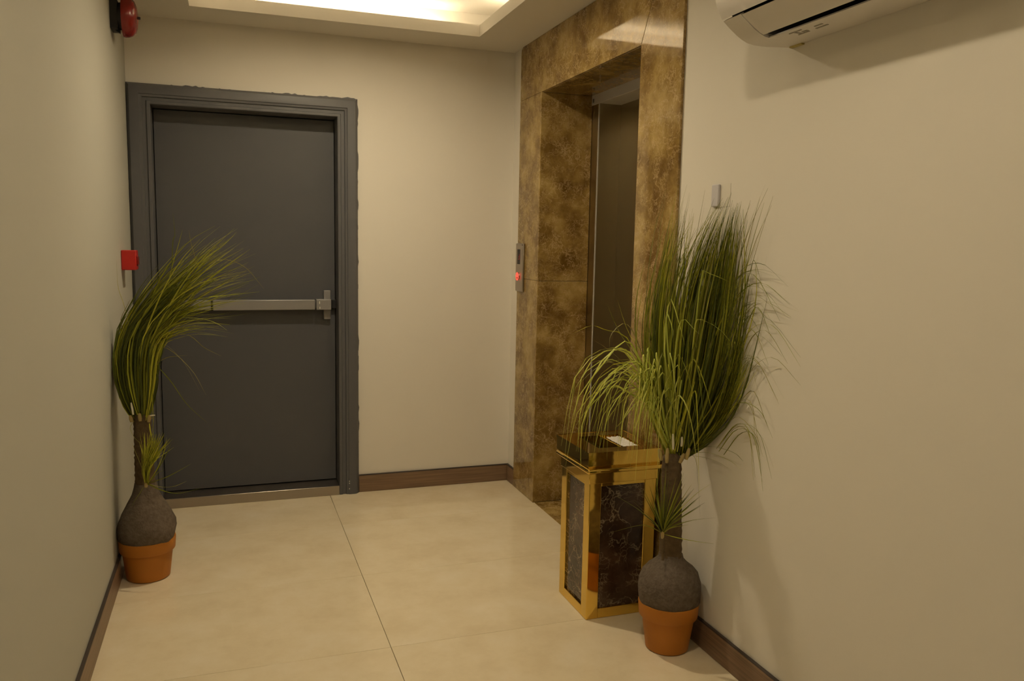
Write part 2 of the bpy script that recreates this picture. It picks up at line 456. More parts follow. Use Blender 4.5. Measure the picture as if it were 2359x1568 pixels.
# push bar
pb = bevel_box('push_bar', 0.382, 0.918, LY - 0.062, LY - 0.022, 1.051, 1.107, MAT['bar'], d1, w=0.004)
tag(pb, 'silver horizontal push bar')
bevel_box('bar_rail', 0.165, 0.374, LY - 0.055, LY - 0.001, 1.054, 1.104, MAT['bar'], pb, w=0.003)
bevel_box('bar_joint', 0.372, 0.384, LY - 0.058, LY - 0.004, 1.053, 1.105, MAT['black'], pb, w=0.001)
bevel_box('bar_backing', 0.38, 0.925, LY - 0.024, LY - 0.0005, 1.058, 1.100, MAT['bar'], pb, w=0.002)
hd = bevel_box('latch_head', 0.924, 1.006, LY - 0.064, LY - 0.0005, 1.050, 1.108, MAT['bar'], pb, w=0.003)
bevel_box('cover_plate', 0.969, 1.006, LY - 0.028, LY - 0.0005, 0.994, 1.156, MAT['bar'], pb, w=0.002)
bevel_box('strike', 1.012, 1.0365, LY - 0.030, LY - 0.001, 1.056, 1.104, MAT['black'], pb, w=0.002)
MB().box(0.9415, 0.9445, LY - 0.0648, LY - 0.064, 1.056, 1.068).box(0.9395, 0.9435, LY - 0.0648, LY - 0.064, 1.084, 1.098).build('latch_mark', MAT['chip'], pb)

# ------------------------------------------------------------------ lift: marble surround (trim_1), door (door_2)
tr = empty('trim_1'); tag(tr, 'glossy brown marble surround of the lift', None, None, 'structure')


def slab(pts, d, label=None):
    o = MB().prism(pts, d).build('marble_panel', MAT['emperador'], tr)
    bm = bmesh.new(); bm.from_mesh(o.data)
    bmesh.ops.bevel(bm, geom=bm.edges[:], offset=0.0018, segments=2, profile=0.5, affect='EDGES')
    bm.to_mesh(o.data); bm.free()
    if label: tag(o, label)
    return o


e = 0.0006
th_ = W - MX - 0.0003
chip = 0.012
slab([(MX, MY0, 0.0005), (MX, OY0 + e, 0.0005), (MX, OY0 + e, 1.24), (MX, MY0, 1.24)], (th_, 0, 0))
slab([(MX, MY0, 1.2412), (MX, OY0 + e, 1.2412), (MX, OY0 + e, OZ), (MX, MY0, OZ)], (th_, 0, 0))
# lintel, its right end cut on a mitre
slab([(MX, MY0, OZ + e), (MX, OY1 - e, OZ + e), (MX, OY1 - 0.155, H - 0.001), (MX, MY0 - chip * 2.2, H - 0.001), (MX, MY0 - chip * .4, H - 0.012), (MX, MY0, H - 0.03)], (th_, 0, 0))
slab([(MX, OY1 - e * 3, OZ + e), (MX, OY1 - e * 3, 0.0005), (MX, MY1, 0.0005), (MX, MY1, H - 0.001), (MX, OY1 - 0.158, H - 0.001)], (th_, 0, 0))
RXB = 2.341
slab([(MX + 0.0005, OY0, 0.001), (RXB, OY0, 0.001), (RXB, OY0, 1.238), (MX + 0.0005, OY0, 1.238)], (0, t - 0.001, 0))
slab([(MX + 0.0005, OY0, 1.2395), (RXB, OY0, 1.2395), (RXB, OY0, OZ), (MX + 0.0005, OY0, OZ)], (0, t - 0.001, 0))
slab([(MX + 0.0005, OY1, 0.001), (RXB, OY1, 0.001), (RXB, OY1, OZ), (MX + 0.0005, OY1, OZ)], (0, -(t - 0.001), 0))
slab([(W, OY0 - 0.001, OZ), (RXB, OY0 - 0.001, OZ), (RXB, OY1 + 0.001, OZ), (W, OY1 + 0.001, OZ)], (0, 0, t - 0.001))
slab([(W, OY0 - 0.001, -0.019), (RXB + 0.02, OY0 - 0.001, -0.019), (RXB + 0.02, OY1 + 0.001, -0.019), (W, OY1 + 0.001, -0.019)], (0, 0, 0.0195), 'brown marble sill on the floor')

d2 = empty('door_2'); tag(d2, 'brushed steel lift door inside the marble surround', None, None, 'structure')
FY, FZ, DX = 0.085, 2.185, 2.470
fb = MB()
fb.box(RXB + 0.001, DX + 0.04, OY0 + 0.015, OY0 - FY, 0.0, FZ).build('frame_post', MAT['lift'], d2)
MB().box(RXB + 0.001, DX + 0.04, OY1 - 0.015, OY1 + FY, 0.0, FZ).build('frame_post', MAT['lift'], d2)
hdr = bevel_box('frame_header', RXB - 0.004, DX + 0.04, OY0 + 0.015, OY1 - 0.015, FZ, OZ + 0.06, MAT['header'], d2, w=0.002)
for y_ in (-0.478, -0.489):
    MB().box(RXB - 0.0052, RXB - 0.0041, y_, y_ - 0.004, FZ + 0.012, FZ + 0.032).build('header_slot', MAT['dark'], hdr)
MB().box(RXB - 0.002, RXB + 0.004, OY0 - FY - 0.003, OY0 - FY + 0.002, 0.0, FZ).build('bright_edge', MAT['header'], d2)
mid = (OY0 + OY1) / 2
bevel_box('door_panel', DX, DX + 0.03, OY0 - FY + 0.03, mid + 0.002, 0.002, FZ + 0.02, MAT['lift'], d2, w=0.002)
bevel_box('door_panel', DX, DX + 0.03, OY1 + FY - 0.03, mid - 0.002, 0.002, FZ + 0.02, MAT['lift'], d2, w=0.002)
tag(MB().box(DX + 0.031, DX + 0.05, OY0 + 0.1, OY1 - 0.1, 0.0, OZ + 0.1).build('shaft_gap', MAT['dark'], d2), 'dark gap behind the lift door')
tag(MB().box(RXB + 0.021, DX + 0.05, OY0 - FY, OY1 + FY, -0.02, 0.0).build('door_sill', MAT['steel'], d2), 'grooved steel sill')

# call panel
cp = empty('lift_call_panel'); tag(cp, 'narrow steel lift call panel with a red lit button', 'call panel')
PY0, PY1, PZ0, PZ1 = -0.1375, -0.258, 1.166, 1.440
pl = bevel_box('plate', MX - 0.013, MX - 0.0003, PY0, PY1, PZ0, PZ1, MAT['steel'], cp, w=0.006, seg=3)
sc_ = MB().box(MX - 0.0138, MX - 0.0128, -0.168, -0.214, 1.322, 1.406).build('display', MAT['black'], cp)
MB().box(MX - 0.0143, MX - 0.0138, -0.201, -0.2045, 1.349, 1.378).box(MX - 0.0143, MX - 0.0138, -0.190, -0.2045, 1.3485, 1.3525).box(MX - 0.0143, MX - 0.0138, -0.1925, -0.203, 1.362, 1.3655).build('digit', MAT['reddim'], sc_)
bt = MB(); bt.lathe([(0.0225, 0), (0.0225, -0.004), (0.021, -0.0055)], (MX - 0.0125, -0.186, 1.252), axis='x', n=32)
btn = bt.build('button', MAT['steel'], cp, smooth=40)
rg = MB(); nn = 32
for k in range(nn):
    a0, a1 = 2 * math.pi * k / nn, 2 * math.pi * (k + 1) / nn
    q = [(MX - 0.0183, -0.186 + r_ * math.cos(a), 1.252 + r_ * math.sin(a)) for r_, a in ((0.0165, a0), (0.0225, a0), (0.0225, a1), (0.0165, a1))]
    rg.prism(q, (-0.0012, 0, 0))
rg.prism([(MX - 0.0183, -0.172, 1.249), (MX - 0.0183, -0.200, 1.249), (MX - 0.0183, -0.186, 1.272)], (-0.0012, 0, 0))
tag(rg.build('button_light', MAT['redlit'], btn), 'glowing red ring and arrow')
MB().lathe([(0.0035, 0), (0.003, -0.002)], (MX - 0.0128, -0.2475, 1.431), axis='x', n=12).build('screw', MAT['dark'], cp)

# ------------------------------------------------------------------ alarm bell
bell = empty('alarm_bell'); tag(bell, 'red alarm bell high on the left wall', 'alarm bell')
BC = (0.0, -0.475, 2.402)
MB().box(0.0003, 0.030, BC[1] - 0.05, BC[1] + 0.05, BC[2] - 0.062, BC[2] + 0.062).build('base', MAT['black'], bell)
MB().prism([(0.012, BC[1] - 0.012, BC[2] - 0.06), (0.036, BC[1] - 0.012, BC[2] - 0.075), (0.036, BC[1] + 0.012, BC[2] - 0.075), (0.012, BC[1] + 0.012, BC[2] - 0.06)], (0, 0, 0.02)).build('bracket', MAT['black'], bell)
MB().lathe([(0.055, 0.028), (0.060, 0.046), (0.03, 0.05)], BC, axis='x', n=40).build('striker_housing', MAT['black'], bell, smooth=40)
gp = [(0.078, 0.046), (0.086, 0.047), (0.0875, 0.056), (0.086, 0.070), (0.080, 0.085), (0.068, 0.097), (0.050, 0.104), (0.025, 0.1075), (0.004, 0.108)]
MB().lathe(gp, BC, axis='x', n=56).build('gong', MAT['redgong'], bell, smooth=50)
MB().lathe([(0.0065, 0.106), (0.0065, 0.117), (0.004, 0.119)], BC, axis='x', n=16).build('centre_bolt', MAT['black'], bell, smooth=40)

# ------------------------------------------------------------------ fire call point
fc = empty('fire_call_point'); tag(fc, 'square red fire call point on the left wall', 'call point')
bevel_box('housing', 0.0003, 0.064, -0.452, -0.362, 1.283, 1.374, MAT['red'], fc, w=0.004)
bevel_box('push_plate', 0.063, 0.071, -0.435, -0.379, 1.306, 1.345, MAT['redgong'], fc, w=0.003)

# ------------------------------------------------------------------ strip on right wall
st = empty('wall_strip'); tag(st, 'small grey plastic strip taped on the wall above the tall plant', 'wall strip')
bevel_box('strip', W - 0.010, W - 0.0003, -2.111, -2.153, 1.577, 1.652, MAT['greyplastic'], st, w=0.003)
MB().box(W - 0.0012, W - 0.0002, -2.155, -2.212, 1.575, 1.652).build('tape', MAT['cleartape'], st)

# ------------------------------------------------------------------ air conditioner
ac = empty('air_conditioner'); tag(ac, 'white split air conditioner high on the right wall', 'air conditioner')
AY0, AY1 = -2.48, -3.34
FYA, FYB = AY0 - 0.083, AY1 + 0.083
low = [(W - 0.0003, 2.032), (1.97, 2.026), (1.935, 2.0262), (1.908, 2.030), (1.888, 2.038), (1.87, 2.048), (1.844, 2.066), (1.823, 2.0825)]
front = [(1.819, 2.0865), (1.808, 2.102), (1.80, 2.117), (1.7945, 2.135), (1.792, 2.16), (1.794, 2.21), (1.80, 2.26), (1.815, 2.30), (1.85, 2.318), (1.92, 2.326), (W - 0.0003, 2.33)]


def shrink(pl_, c, d):
    out = []
    for x_, z_ in pl_:
        v = Vector((c[0] - x_, c[1] - z_)); v.normalize(); out.append((x_ + v.x * d, z_ + v.y * d))
    return out


CC = (1.96, 2.18)
core = shrink(low + front, CC, 0.03); core[0] = (W - 0.0004, core[0][1]); core[-1] = (W - 0.0004, core[-1][1])
MB().prism_y(core, AY0 - 0.004, AY1 + 0.004).build('inner_body', MAT['dark'], ac)


def skin(name, line, y0, y1, mat=None, th__=0.0115):
    inn = shrink(line, CC, th__)
    for arr in (inn,):
        for i_, (x_, z_) in enumerate(arr):
            if x_ > W - 0.02: arr[i_] = (W - 0.0003, z_)
    return MB().prism_y(line + inn[::-1], y0, y1).build(name, mat or MAT['acwhite'], ac, smooth=30)


tag(skin('front_panel', front, AY0, AY1), 'smooth curved front panel')
skin('end_cap', low, AY0, FYA); skin('end_cap', low, AY1, FYB)
def cut(line, x0_, x1_):
    r_ = []
    for (xa, za), (xb, zb) in zip(line[:-1], line[1:]):
        for x_ in (x1_, x0_):
            if min(xa, xb) < x_ < max(xa, xb): r_.append((x_, za + (zb - za) * (x_ - xa) / (xb - xa)))
        if x0_ <= xb <= x1_: r_.append((xb, zb))
    if x0_ <= line[0][0] <= x1_: r_.insert(0, line[0])
    return sorted(set(r_), key=lambda q: -q[0])
skin('air_flap', shrink(cut(low, 1.8255, 1.900), CC, 0.0012), FYA - 0.002, FYB + 0.002, th__=0.005)
skin('under_cover', cut(low, 1.921, W), FYA - 0.0005, FYB + 0.0005, th__=0.004)
for cxm, cym, lx, ly in ((1.938, -2.655, 0.004, 0.05), (1.952, -2.648, 0.022, 0.006), (1.957, -2.672, 0.008, 0.02), (1.949, -2.735, 0.005, 0.03), (1.966, -2.728, 0.006, 0.045), (1.967, -2.655, 0.004, 0.045)):
    MB().box(cxm - lx / 2, cxm + lx / 2, cym - ly / 2, cym + ly / 2, 2.0244, 2.0292).build('embossed_mark', MAT['acgrey'], ac)
MB().box(W - 0.012, W - 0.0005, -2.492, -2.545, 2.0272, 2.0318).build('yellow_tape', MAT['yellowtape'], ac)

# ------------------------------------------------------------------ gold and marble ash bin
bn = empty('ash_bin'); tag(bn, 'gold framed ash bin with dark marble panels beside the lift', 'bin')
X0, X1, Y0, Y1 = 1.737, 2.022, -1.862, -1.592
PW, ZT = 0.05, 0.545
G = MAT['gold']
for xa, ya in ((X0, Y0), (X1 - PW, Y0), (X0, Y1 - PW), (X1 - PW, Y1 - PW)):
    bevel_box('corner_post', xa, xa + PW, ya, ya + PW, 0.0005, ZT, G, bn, w=0.0025)
i_ = 0.0004
for z0_, z1_ in ((0.001, 0.04), (0.527, ZT)):
    bevel_box('rail', X0 + PW + i_, X1 - PW - i_, Y0 + 0.0005, Y0 + 0.02, z0_, z1_, G, bn, w=0.0015)
    bevel_box('rail', X0 + PW + i_, X1 - PW - i_, Y1 - 0.02, Y1 - 0.0005, z0_, z1_, G, bn, w=0.0015)
    bevel_box('rail', X0 + 0.0005, X0 + 0.02, Y0 + PW + i_, Y1 - PW - i_, z0_, z1_, G, bn, w=0.0015)
    bevel_box('rail', X1 - 0.02, X1 - 0.0005, Y0 + PW + i_, Y1 - PW - i_, z0_, z1_, G, bn, w=0.0015)
BMm = MAT['binmarble']
MB().box(X0 + PW - 0.004, X1 - PW + 0.004, Y0 + 0.009, Y0 + 0.017, 0.035, 0.53).build('marble_panel', BMm, bn)
MB().box(X0 + PW - 0.004, X1 - PW + 0.004, Y1 - 0.017, Y1 - 0.009, 0.035, 0.53).build('marble_panel', BMm, bn)
MB().box(X0 + 0.009, X0 + 0.017, Y0 + PW - 0.004, Y1 - PW + 0.004, 0.035, 0.53).build('marble_panel', BMm, bn)
MB().box(X1 - 0.017, X1 - 0.009, Y0 + PW - 0.004, Y1 - PW + 0.004, 0.035, 0.53).build('marble_panel', BMm, bn)
bevel_box('skirt', X0 - 0.004, X1 + 0.004, Y0 - 0.004, Y1 + 0.004, ZT - 0.005, 0.585, G, bn, w=0.002)
bevel_box('flange', X0 - 0.020, X1 + 0.016, Y0 - 0.028, Y1 + 0.024, 0.585, 0.603, G, bn, w=0.006, seg=3)
TX0, TX1, TY0, TY1, TZ0, TZ1 = 1.728, 2.030, -1.865, -1.552, 0.603, 0.661
HX0, HX1, HY0, HY1 = 1.798, 1.982, -1.803, -1.612
rb = MB()
for q in ((TX0, TX1, TY0, HY0), (TX0, TX1, HY1, TY1), (TX0, HX0, HY0, HY1), (HX1, TX1, HY0, HY1)):
    rb.box(q[0], q[1], q[2], q[3], TZ0 + 0.0003, TZ1)
tag(rb.build('top_box', G, bn), 'polished gold top rim')
for q in ((TX0 - 0.002, TX1 + 0.002, TY0 - 0.002, TY0 + 0.001), (TX0 - 0.002, TX1 + 0.002, TY1 - 0.001, TY1 + 0.002), (TX0 - 0.002, TX0 + 0.001, TY0, TY1), (TX1 - 0.001, TX1 + 0.002, TY0, TY1)):
    MB().box(q[0], q[1], q[2], q[3], TZ1 - 0.011, TZ1 + 0.001).build('rim_edge', G, bn)
tag(MB().box(HX0, HX1, HY0, HY1, TZ0 + 0.001, TZ0 + 0.004).build('bin_mouth', MAT['dark'], bn), 'black bin opening')
ty = bevel_box('ash_tray', HX0 + 0.104, HX1 - 0.001, HY0 + 0.002, HY1 - 0.002, TZ0 + 0.006, TZ1 - 0.006, G, bn, w=0.003)
sb = MB(); nx, ny = 14, 26
sx0, sx1, sy0, sy1 = HX0 + 0.110, HX1 - 0.008, HY0 + 0.010, HY1 - 0.020
vv = [(sx0 + (sx1 - sx0) * i / nx, sy0 + (sy1 - sy0) * j / ny, TZ1 - 0.0055 + random.uniform(0, 0.004)) for j in range(ny + 1) for i in range(nx + 1)]
fq = [(j * (nx + 1) + i, j * (nx + 1) + i + 1, (j + 1) * (nx + 1) + i + 1, (j + 1) * (nx + 1) + i) for j in range(ny) for i in range(nx)]
tag(sb.add(vv, fq).build('ash_sand', MAT['sand'], ty, smooth=80), 'coarse white sand', kind='stuff')


# ------------------------------------------------------------------ plants
def ray(px, py): return _f + _r * ((px - IW / 2) / FPX) - _u * ((py - IH / 2) / FPX)


class Plant:
    """A potted ponytail palm: pot, bulb, trunk, long grassy leaves."""
    def __init__(s, name, label, base, xmin, xmax):
        s.root = empty(name); tag(s.root, label, 'plant')
        s.base = Vector(base); s.depth = (Vector((base[0], base[1], 0.7)) - CAM_LOC).dot(_f)
        s.mpp = s.depth / FPX; s.xmin, s.xmax = xmin, xmax
        s.blades = []
    def at(s, px, py, dd=0.0):
        d = ray(px, py); tt = s.depth + dd
        if d.x > 0: tt = min(tt, (s.xmax - CAM_LOC.x) / d.x)
        elif d.x < 0: tt = min(tt, (s.xmin - CAM_LOC.x) / d.x)
        return CAM_LOC + d * tt
    def blade(s, pts, width, col, seg=11):
        # smooth path through pts
        P = [pts[0] * 2 - pts[1]] + list(pts) + [pts[-1] * 2 - pts[-2]]
        path = []
        m = len(pts) - 1
        for k in range(seg + 1):
            tt = k / seg * m; i = min(int(tt), m - 1); u = tt - i
            a, b, c, d = P[i], P[i + 1], P[i + 2], P[i + 3]
            path.append(0.5 * ((2 * b) + (c - a) * u + (2 * a - 5 * b + 4 * c - d) * u * u + (3 * b - a - 3 * c + d) * u ** 3))
        for p in path: p.x = min(max(p.x, s.xmin), s.xmax)
        side0 = Vector((random.gauss(0, 1), random.gauss(0, 1), random.gauss(0, .4))) + _r * 1.4
        vs = []
        for k, p in enumerate(path):
            tg = (path[min(k + 1, seg)] - path[max(k - 1, 0)])
            if tg.length < 1e-6: tg = Vector((0, 0, 1))
            tg.normalize()
            sd = side0 - tg * side0.dot(tg); sd.normalize(); nr = tg.cross(sd)
            f_ = k / seg
            w = width * (0.75 + 0.45 * min(1, f_ * 5)) * (1 - f_ ** 2.2) + 0.0004
            vs += [p - sd * w / 2, p + nr * w * 0.22, p + sd * w / 2]
        fs = []
        for k in range(seg):
            for j in (0, 1): fs.append((k * 3 + j, k * 3 + j + 1, k * 3 + 4 + j, k * 3 + 3 + j))
        s.blades.append((vs, fs, col, width))
    def bundle(s, n, path, spread, cols, wid=(0.0035, 0.006), tmin=0.6, dscale=1.0, wave=11.0, root=None):
        """path: pixel stations; spread: half width at each, in pixels"""
        m = len(path)
        for _ in range(n):
            gx, gy, gd = (max(-1.9, min(1.9, random.gauss(0, 0.8))) for _ in range(3))
            te = random.uniform(tmin, 1.0)
            pts = []
            dr = [random.gauss(0, wave) for _ in range(2)]
            for k in range(m):
                q = k / (m - 1) * te * (m - 1); i = min(int(q), m - 2); u = q - i
                px = path[i][0] * (1 - u) + path[i + 1][0] * u; py = path[i][1] * (1 - u) + path[i + 1][1] * u
                sp = spread[i] * (1 - u) + spread[i + 1] * u
                tx, ty_ = path[i + 1][0] - path[i][0], path[i + 1][1] - path[i][1]; l = math.hypot(tx, ty_) or 1
                nx_, ny_ = -ty_ / l, tx / l
                ff_ = (k / (m - 1)) ** 2
                px += nx_ * sp * gx + dr[0] * ff_; py += ny_ * sp * gx + tx * 0 + sp * 0.25 * gy + dr[1] * ff_
                pts.append(s.at(px, py, sp * gd * s.mpp * dscale))
            s.blade(pts, random.uniform(*wid), random.choice(cols)())
    def single(s, path, col, wid=0.0045, dd=0.0):
        n_ = len(path)
        dds = dd if isinstance(dd, (list, tuple)) else [dd] * n_
        s.blade([s.at(p[0], p[1], d_) for p, d_ in zip(path, dds)], wid, col())
    def finish(s, n_single):
        order = sorted(range(len(s.blades)), key=lambda i: -(s.blades[i][3] * (1 + 0.6 * sum(s.blades[i][2]))))
        big = set(order[:n_single])
        def mk_(name, items):
            v, f, c = [], [], []
            for vs, fs, col, _ in items:
                n0 = len(v); v += [tuple(p) for p in vs]; f += [tuple(i + n0 for i in q) for q in fs]; c += [col] * len(vs)
            me = bpy.data.meshes.new(name); me.from_pydata(v, [], f)
            at_ = me.color_attributes.new('tint', 'FLOAT_COLOR', 'POINT')
            flat = []
            for q in c: flat += [q[0], q[1], q[2], 1.0]
            at_.data.foreach_set('color', flat)
            me.polygons.foreach_set('use_smooth', [True] * len(f))
            me.materials.append(MAT['leaf'])
            o = bpy.data.objects.new(name, me); COL.objects.link(o); o.parent = s.root
            return o
        for i in range(len(s.blades)):
            if i in big: mk_('leaf', [s.blades[i]])
        fo = mk_('foliage', [s.blades[i] for i in range(len(s.blades)) if i not in big])
        tag(fo, 'dense mass of fine green leaves', kind='stuff')


def mixcol(a, b):
    def fn():
        u = random.random(); k = random.uniform(0.8, 1.2)
        return tuple(max(0, (p * (1 - u) + q * u) * k) for p, q in zip(a, b))
    return fn


DARK = mixcol((0.048, 0.066, 0.010), (0.118, 0.135, 0.014))
MID = mixcol((0.155, 0.178, 0.016), (0.30, 0.295, 0.025))
BRIGHT = mixcol((0.34, 0.37, 0.030), (0.50, 0.48, 0.045))
PALE = mixcol((0.46, 0.53, 0.085), (0.66, 0.66, 0.14))
DRY = mixcol((0.25, 0.22, 0.07), (0.34, 0.30, 0.10))


def lump(a, h): return 0.025 * math.sin(5 * a + 30 * h) + 0.02 * math.sin(3 * a - 17 * h + 1) + 0.012 * math.sin(11 * a + 55 * h)


def pot_and_bulb(s, rb_, rt_, hp, bulb, trunk, trunk_r, lean):
    bx, by = s.base.x, s.base.y
    lip = rt_ * 0.055; zl = hp * 0.70
    k = rb_ + (rt_ * 0.93 - rb_) * 0.72
    pr = [(rb_ * 0.94, 0.0005), (rb_, 0.004), (k, zl), (rt_ * 0.955, zl + 0.001), (rt_ * 0.965, zl + 0.003), (rt_ * 0.995, hp - 0.006), (rt_ * 0.985, hp), (rt_ * 0.94, hp), (rt_ * 0.90, hp - 0.012), (rt_ * 0.85, hp - 0.05), (0.02, hp - 0.055)]
    MB().lathe(pr, (bx, by, 0), n=64).build('pot', MAT['terracotta'], s.root, smooth=28)
    bu = MB().lathe(bulb, (bx, by, 0), n=64, wob=lump).build('bulb', MAT['bulb'], s.root, smooth=70)
    # trunk: a stack of rings leaning a little
    pts, rad = [], []
    z0_, z1_ = trunk
    for i in range(33):
        u = i / 32; z_ = z0_ + (z1_ - z0_) * u
        pts.append((bx + lean[0] * u, by + lean[1] * u, z_))
        rad.append(trunk_r[0] * (1 - u) + trunk_r[1] * u + 0.0016 * math.sin(i * 2.4) + random.uniform(-0.0008, 0.0008))
    for dz, k_ in ((0.012, 0.86), (0.022, 0.6), (0.028, 0.25)):
        pts.append((bx + lean[0], by + lean[1], z1_ + dz)); rad.append(trunk_r[1] * k_)
    MB().tube(pts, rad, n=28).build('trunk', MAT['bark'], s.root, smooth=60)


def nub(s, px, py, dx, dy, ln, r_, mat, dd=-0.03):
    a = s.at(px, py, dd); b = s.at(px + dx, py + dy, dd)
    n_ = 6
    pts = [a.lerp(b, i / n_) for i in range(n_ + 1)]
    rr = [r_ * (0.55 + 0.45 * math.sin(math.pi * (0.15 + 0.8 * i / n_))) for i in range(n_ + 1)]
    MB().tube(pts, rr, n=10).build('leaf_base', mat, s.root, smooth=60)


# ---- tall plant by the right wall
R = Plant('ponytail_palm', 'tall bushy potted palm in front of the gold ash bin', (1.934, -2.135, 0), 0.0, 2.0375)
bulbR = [(0.085, 0.135), (0.098, 0.160), (0.107, 0.19), (0.1115, 0.222), (0.110, 0.25), (0.100, 0.278), (0.080, 0.302), (0.058, 0.320), (0.045, 0.335), (0.041, 0.352)]
pot_and_bulb(R, 0.0765, 0.1085, 0.178, bulbR, (0.335, 0.695), (0.041, 0.034), (-0.012, 0.0))
R.bundle(210, [(1572, 1048), (1592, 930), (1612, 800), (1634, 660), (1656, 550), (1684, 458)], [7, 34, 46, 44, 30, 12], [DARK, DARK, MID, MID], tmin=0.5)
R.bundle(120, [(1580, 1048), (1615, 950), (1646, 840), (1662, 700), (1678, 580), (1698, 470)], [6, 16, 24, 26, 22, 18], [DARK, MID], tmin=0.5)
R.bundle(120, [(1545, 1042), (1528, 930), (1520, 800), (1526, 690), (1545, 590), (1562, 480)], [6, 20, 28, 26, 18, 9], [DARK, MID, MID, BRIGHT], tmin=0.5)
R.bundle(110, [(1560, 1042), (1560, 920), (1566, 790), (1582, 660), (1610, 560), (1650, 480)], [6, 24, 34, 32, 26, 16], [DARK, MID, MID, BRIGHT], tmin=0.48)
R.bundle(60, [(1582, 1045), (1625, 1005), (1668, 945), (1692, 850), (1702, 740), (1722, 600)], [4, 9, 12, 14, 16, 18], [DARK, MID], tmin=0.55)
R.bundle(45, [(1582, 1045), (1620, 1010), (1660, 958), (1695, 885), (1725, 810)], [4, 7, 9, 12, 15], [MID, BRIGHT], tmin=0.6)
R.bundle(34, [(1556, 1035), (1575, 900), (1605, 780), (1640, 660), (1675, 560)], [8, 46, 60, 60, 40], [BRIGHT, BRIGHT, MID], wid=(0.004, 0.0062), tmin=0.75, dscale=0.3)
# thin tips above
R.bundle(26, [(1570, 900), (1590, 720), (1615, 580), (1640, 460)], [20, 55, 62, 60], [MID, DRY], wid=(0.0016, 0.0026), tmin=0.85)
R.bundle(10, [(1680, 800), (1700, 650), (1725, 540), (1760, 440)], [12, 14, 16, 12], [MID, DRY], wid=(0.0016, 0.0028), tmin=0.8)
R.bundle(14, [(1540, 900), (1520, 720), (1540, 560), (1570, 440)], [10, 22, 26, 26], [MID, DRY], wid=(0.0016, 0.0026), tmin=0.8)
# wisps bending out over the wall on the right
for a_ in range(30):
    y_ = random.uniform(640, 900); x_ = random.uniform(1655, 1700)
    ex = random.uniform(1745, 1845); ap = y_ - random.uniform(10, 70)
    R.single([(x_, y_ + 60), (x_ + 30, (y_ + ap) / 2), ((x_ + ex) / 2 + 10, ap), (ex, ap + random.uniform(10, 120))], random.choice([MID, MID, DRY]), random.uniform(0.0015, 0.003), [0, -0.01, -0.03, -0.05])
for a_ in range(9):
    x_ = random.uniform(1690, 1720); y_ = random.uniform(930, 1010)
    ex = random.uniform(1735, 1790)
    R.single([(x_ - 40, y_ + 40), (x_, y_ - 10), ((x_ + ex) / 2 + 10, y_ + 5), (ex, y_ + random.uniform(60, 150))], random.choice([MID, DRY]), random.uniform(0.0015, 0.0028), [0, -0.02, -0.03, -0.04])
for p_ in ([(1586, 1040), (1640, 1028), (1690, 1042), (1712, 1062)], [(1586, 1044), (1635, 1042), (1680, 1060), (1706, 1080)], [(1588, 1048), (1625, 1054), (1655, 1064), (1678, 1078)],
           [(1590, 1042), (1603, 1060), (1608, 1110), (1613, 1190)], [(1660, 990), (1700, 960), (1740, 1000), (1758, 1052)], [(1700, 930), (1735, 900), (1760, 960), (1770, 990)]):
    R.single(p_, random.choice([MID, DRY]), 0.0025, [0, -0.02, -0.04, -0.05])
# pale fountain arching left over the bin
for a_ in range(46):
    u = random.random()
    ex = 1300 + 190 * u + random.uniform(-8, 8); ey = random.uniform(985, 1075) - 20 * u
    ay = random.uniform(800, 900) + 40 * u; ax_ = ex + (1530 - ex) * random.uniform(0.38, 0.55)
    R.single([(1540 + random.uniform(-8, 8), 1046), (1528 - 12 * (1 - u), 950), (ax_ + (1530 - ax_) * 0.45, ay + 25), (ax_, ay), (ex + (ax_ - ex) * 0.3, ay + 55), (ex, ey)],
             random.choice([PALE, PALE, PALE, BRIGHT]), random.uniform(0.0035, 0.0062), [0, -0.04, -0.08, -0.12 * random.random() - 0.05, -0.15 * random.random() - 0.05, -0.12 * random.random() - 0.08])
for p_, w_ in (([(1535, 1040), (1500, 900), (1460, 800), (1430, 790), (1380, 850), (1330, 920), (1312, 1010)], 0.0062), ([(1535, 1040), (1495, 890), (1450, 810), (1400, 815), (1355, 890), (1335, 960), (1332, 1040)], 0.0062),
               ([(1530, 1030), (1480, 900), (1440, 850), (1400, 870), (1360, 930), (1340, 985), (1338, 1075)], 0.0055), ([(1535, 1030), (1490, 900), (1452, 850), (1418, 905), (1402, 960), (1398, 1060)], 0.0058),
               ([(1535, 1030), (1500, 900), (1462, 900), (1440, 925), (1432, 1000), (1428, 1030)], 0.006)):
    R.single(p_, PALE, w_, [0, -0.04, -0.08, -0.11, -0.13, -0.14, -0.15][:len(p_)])
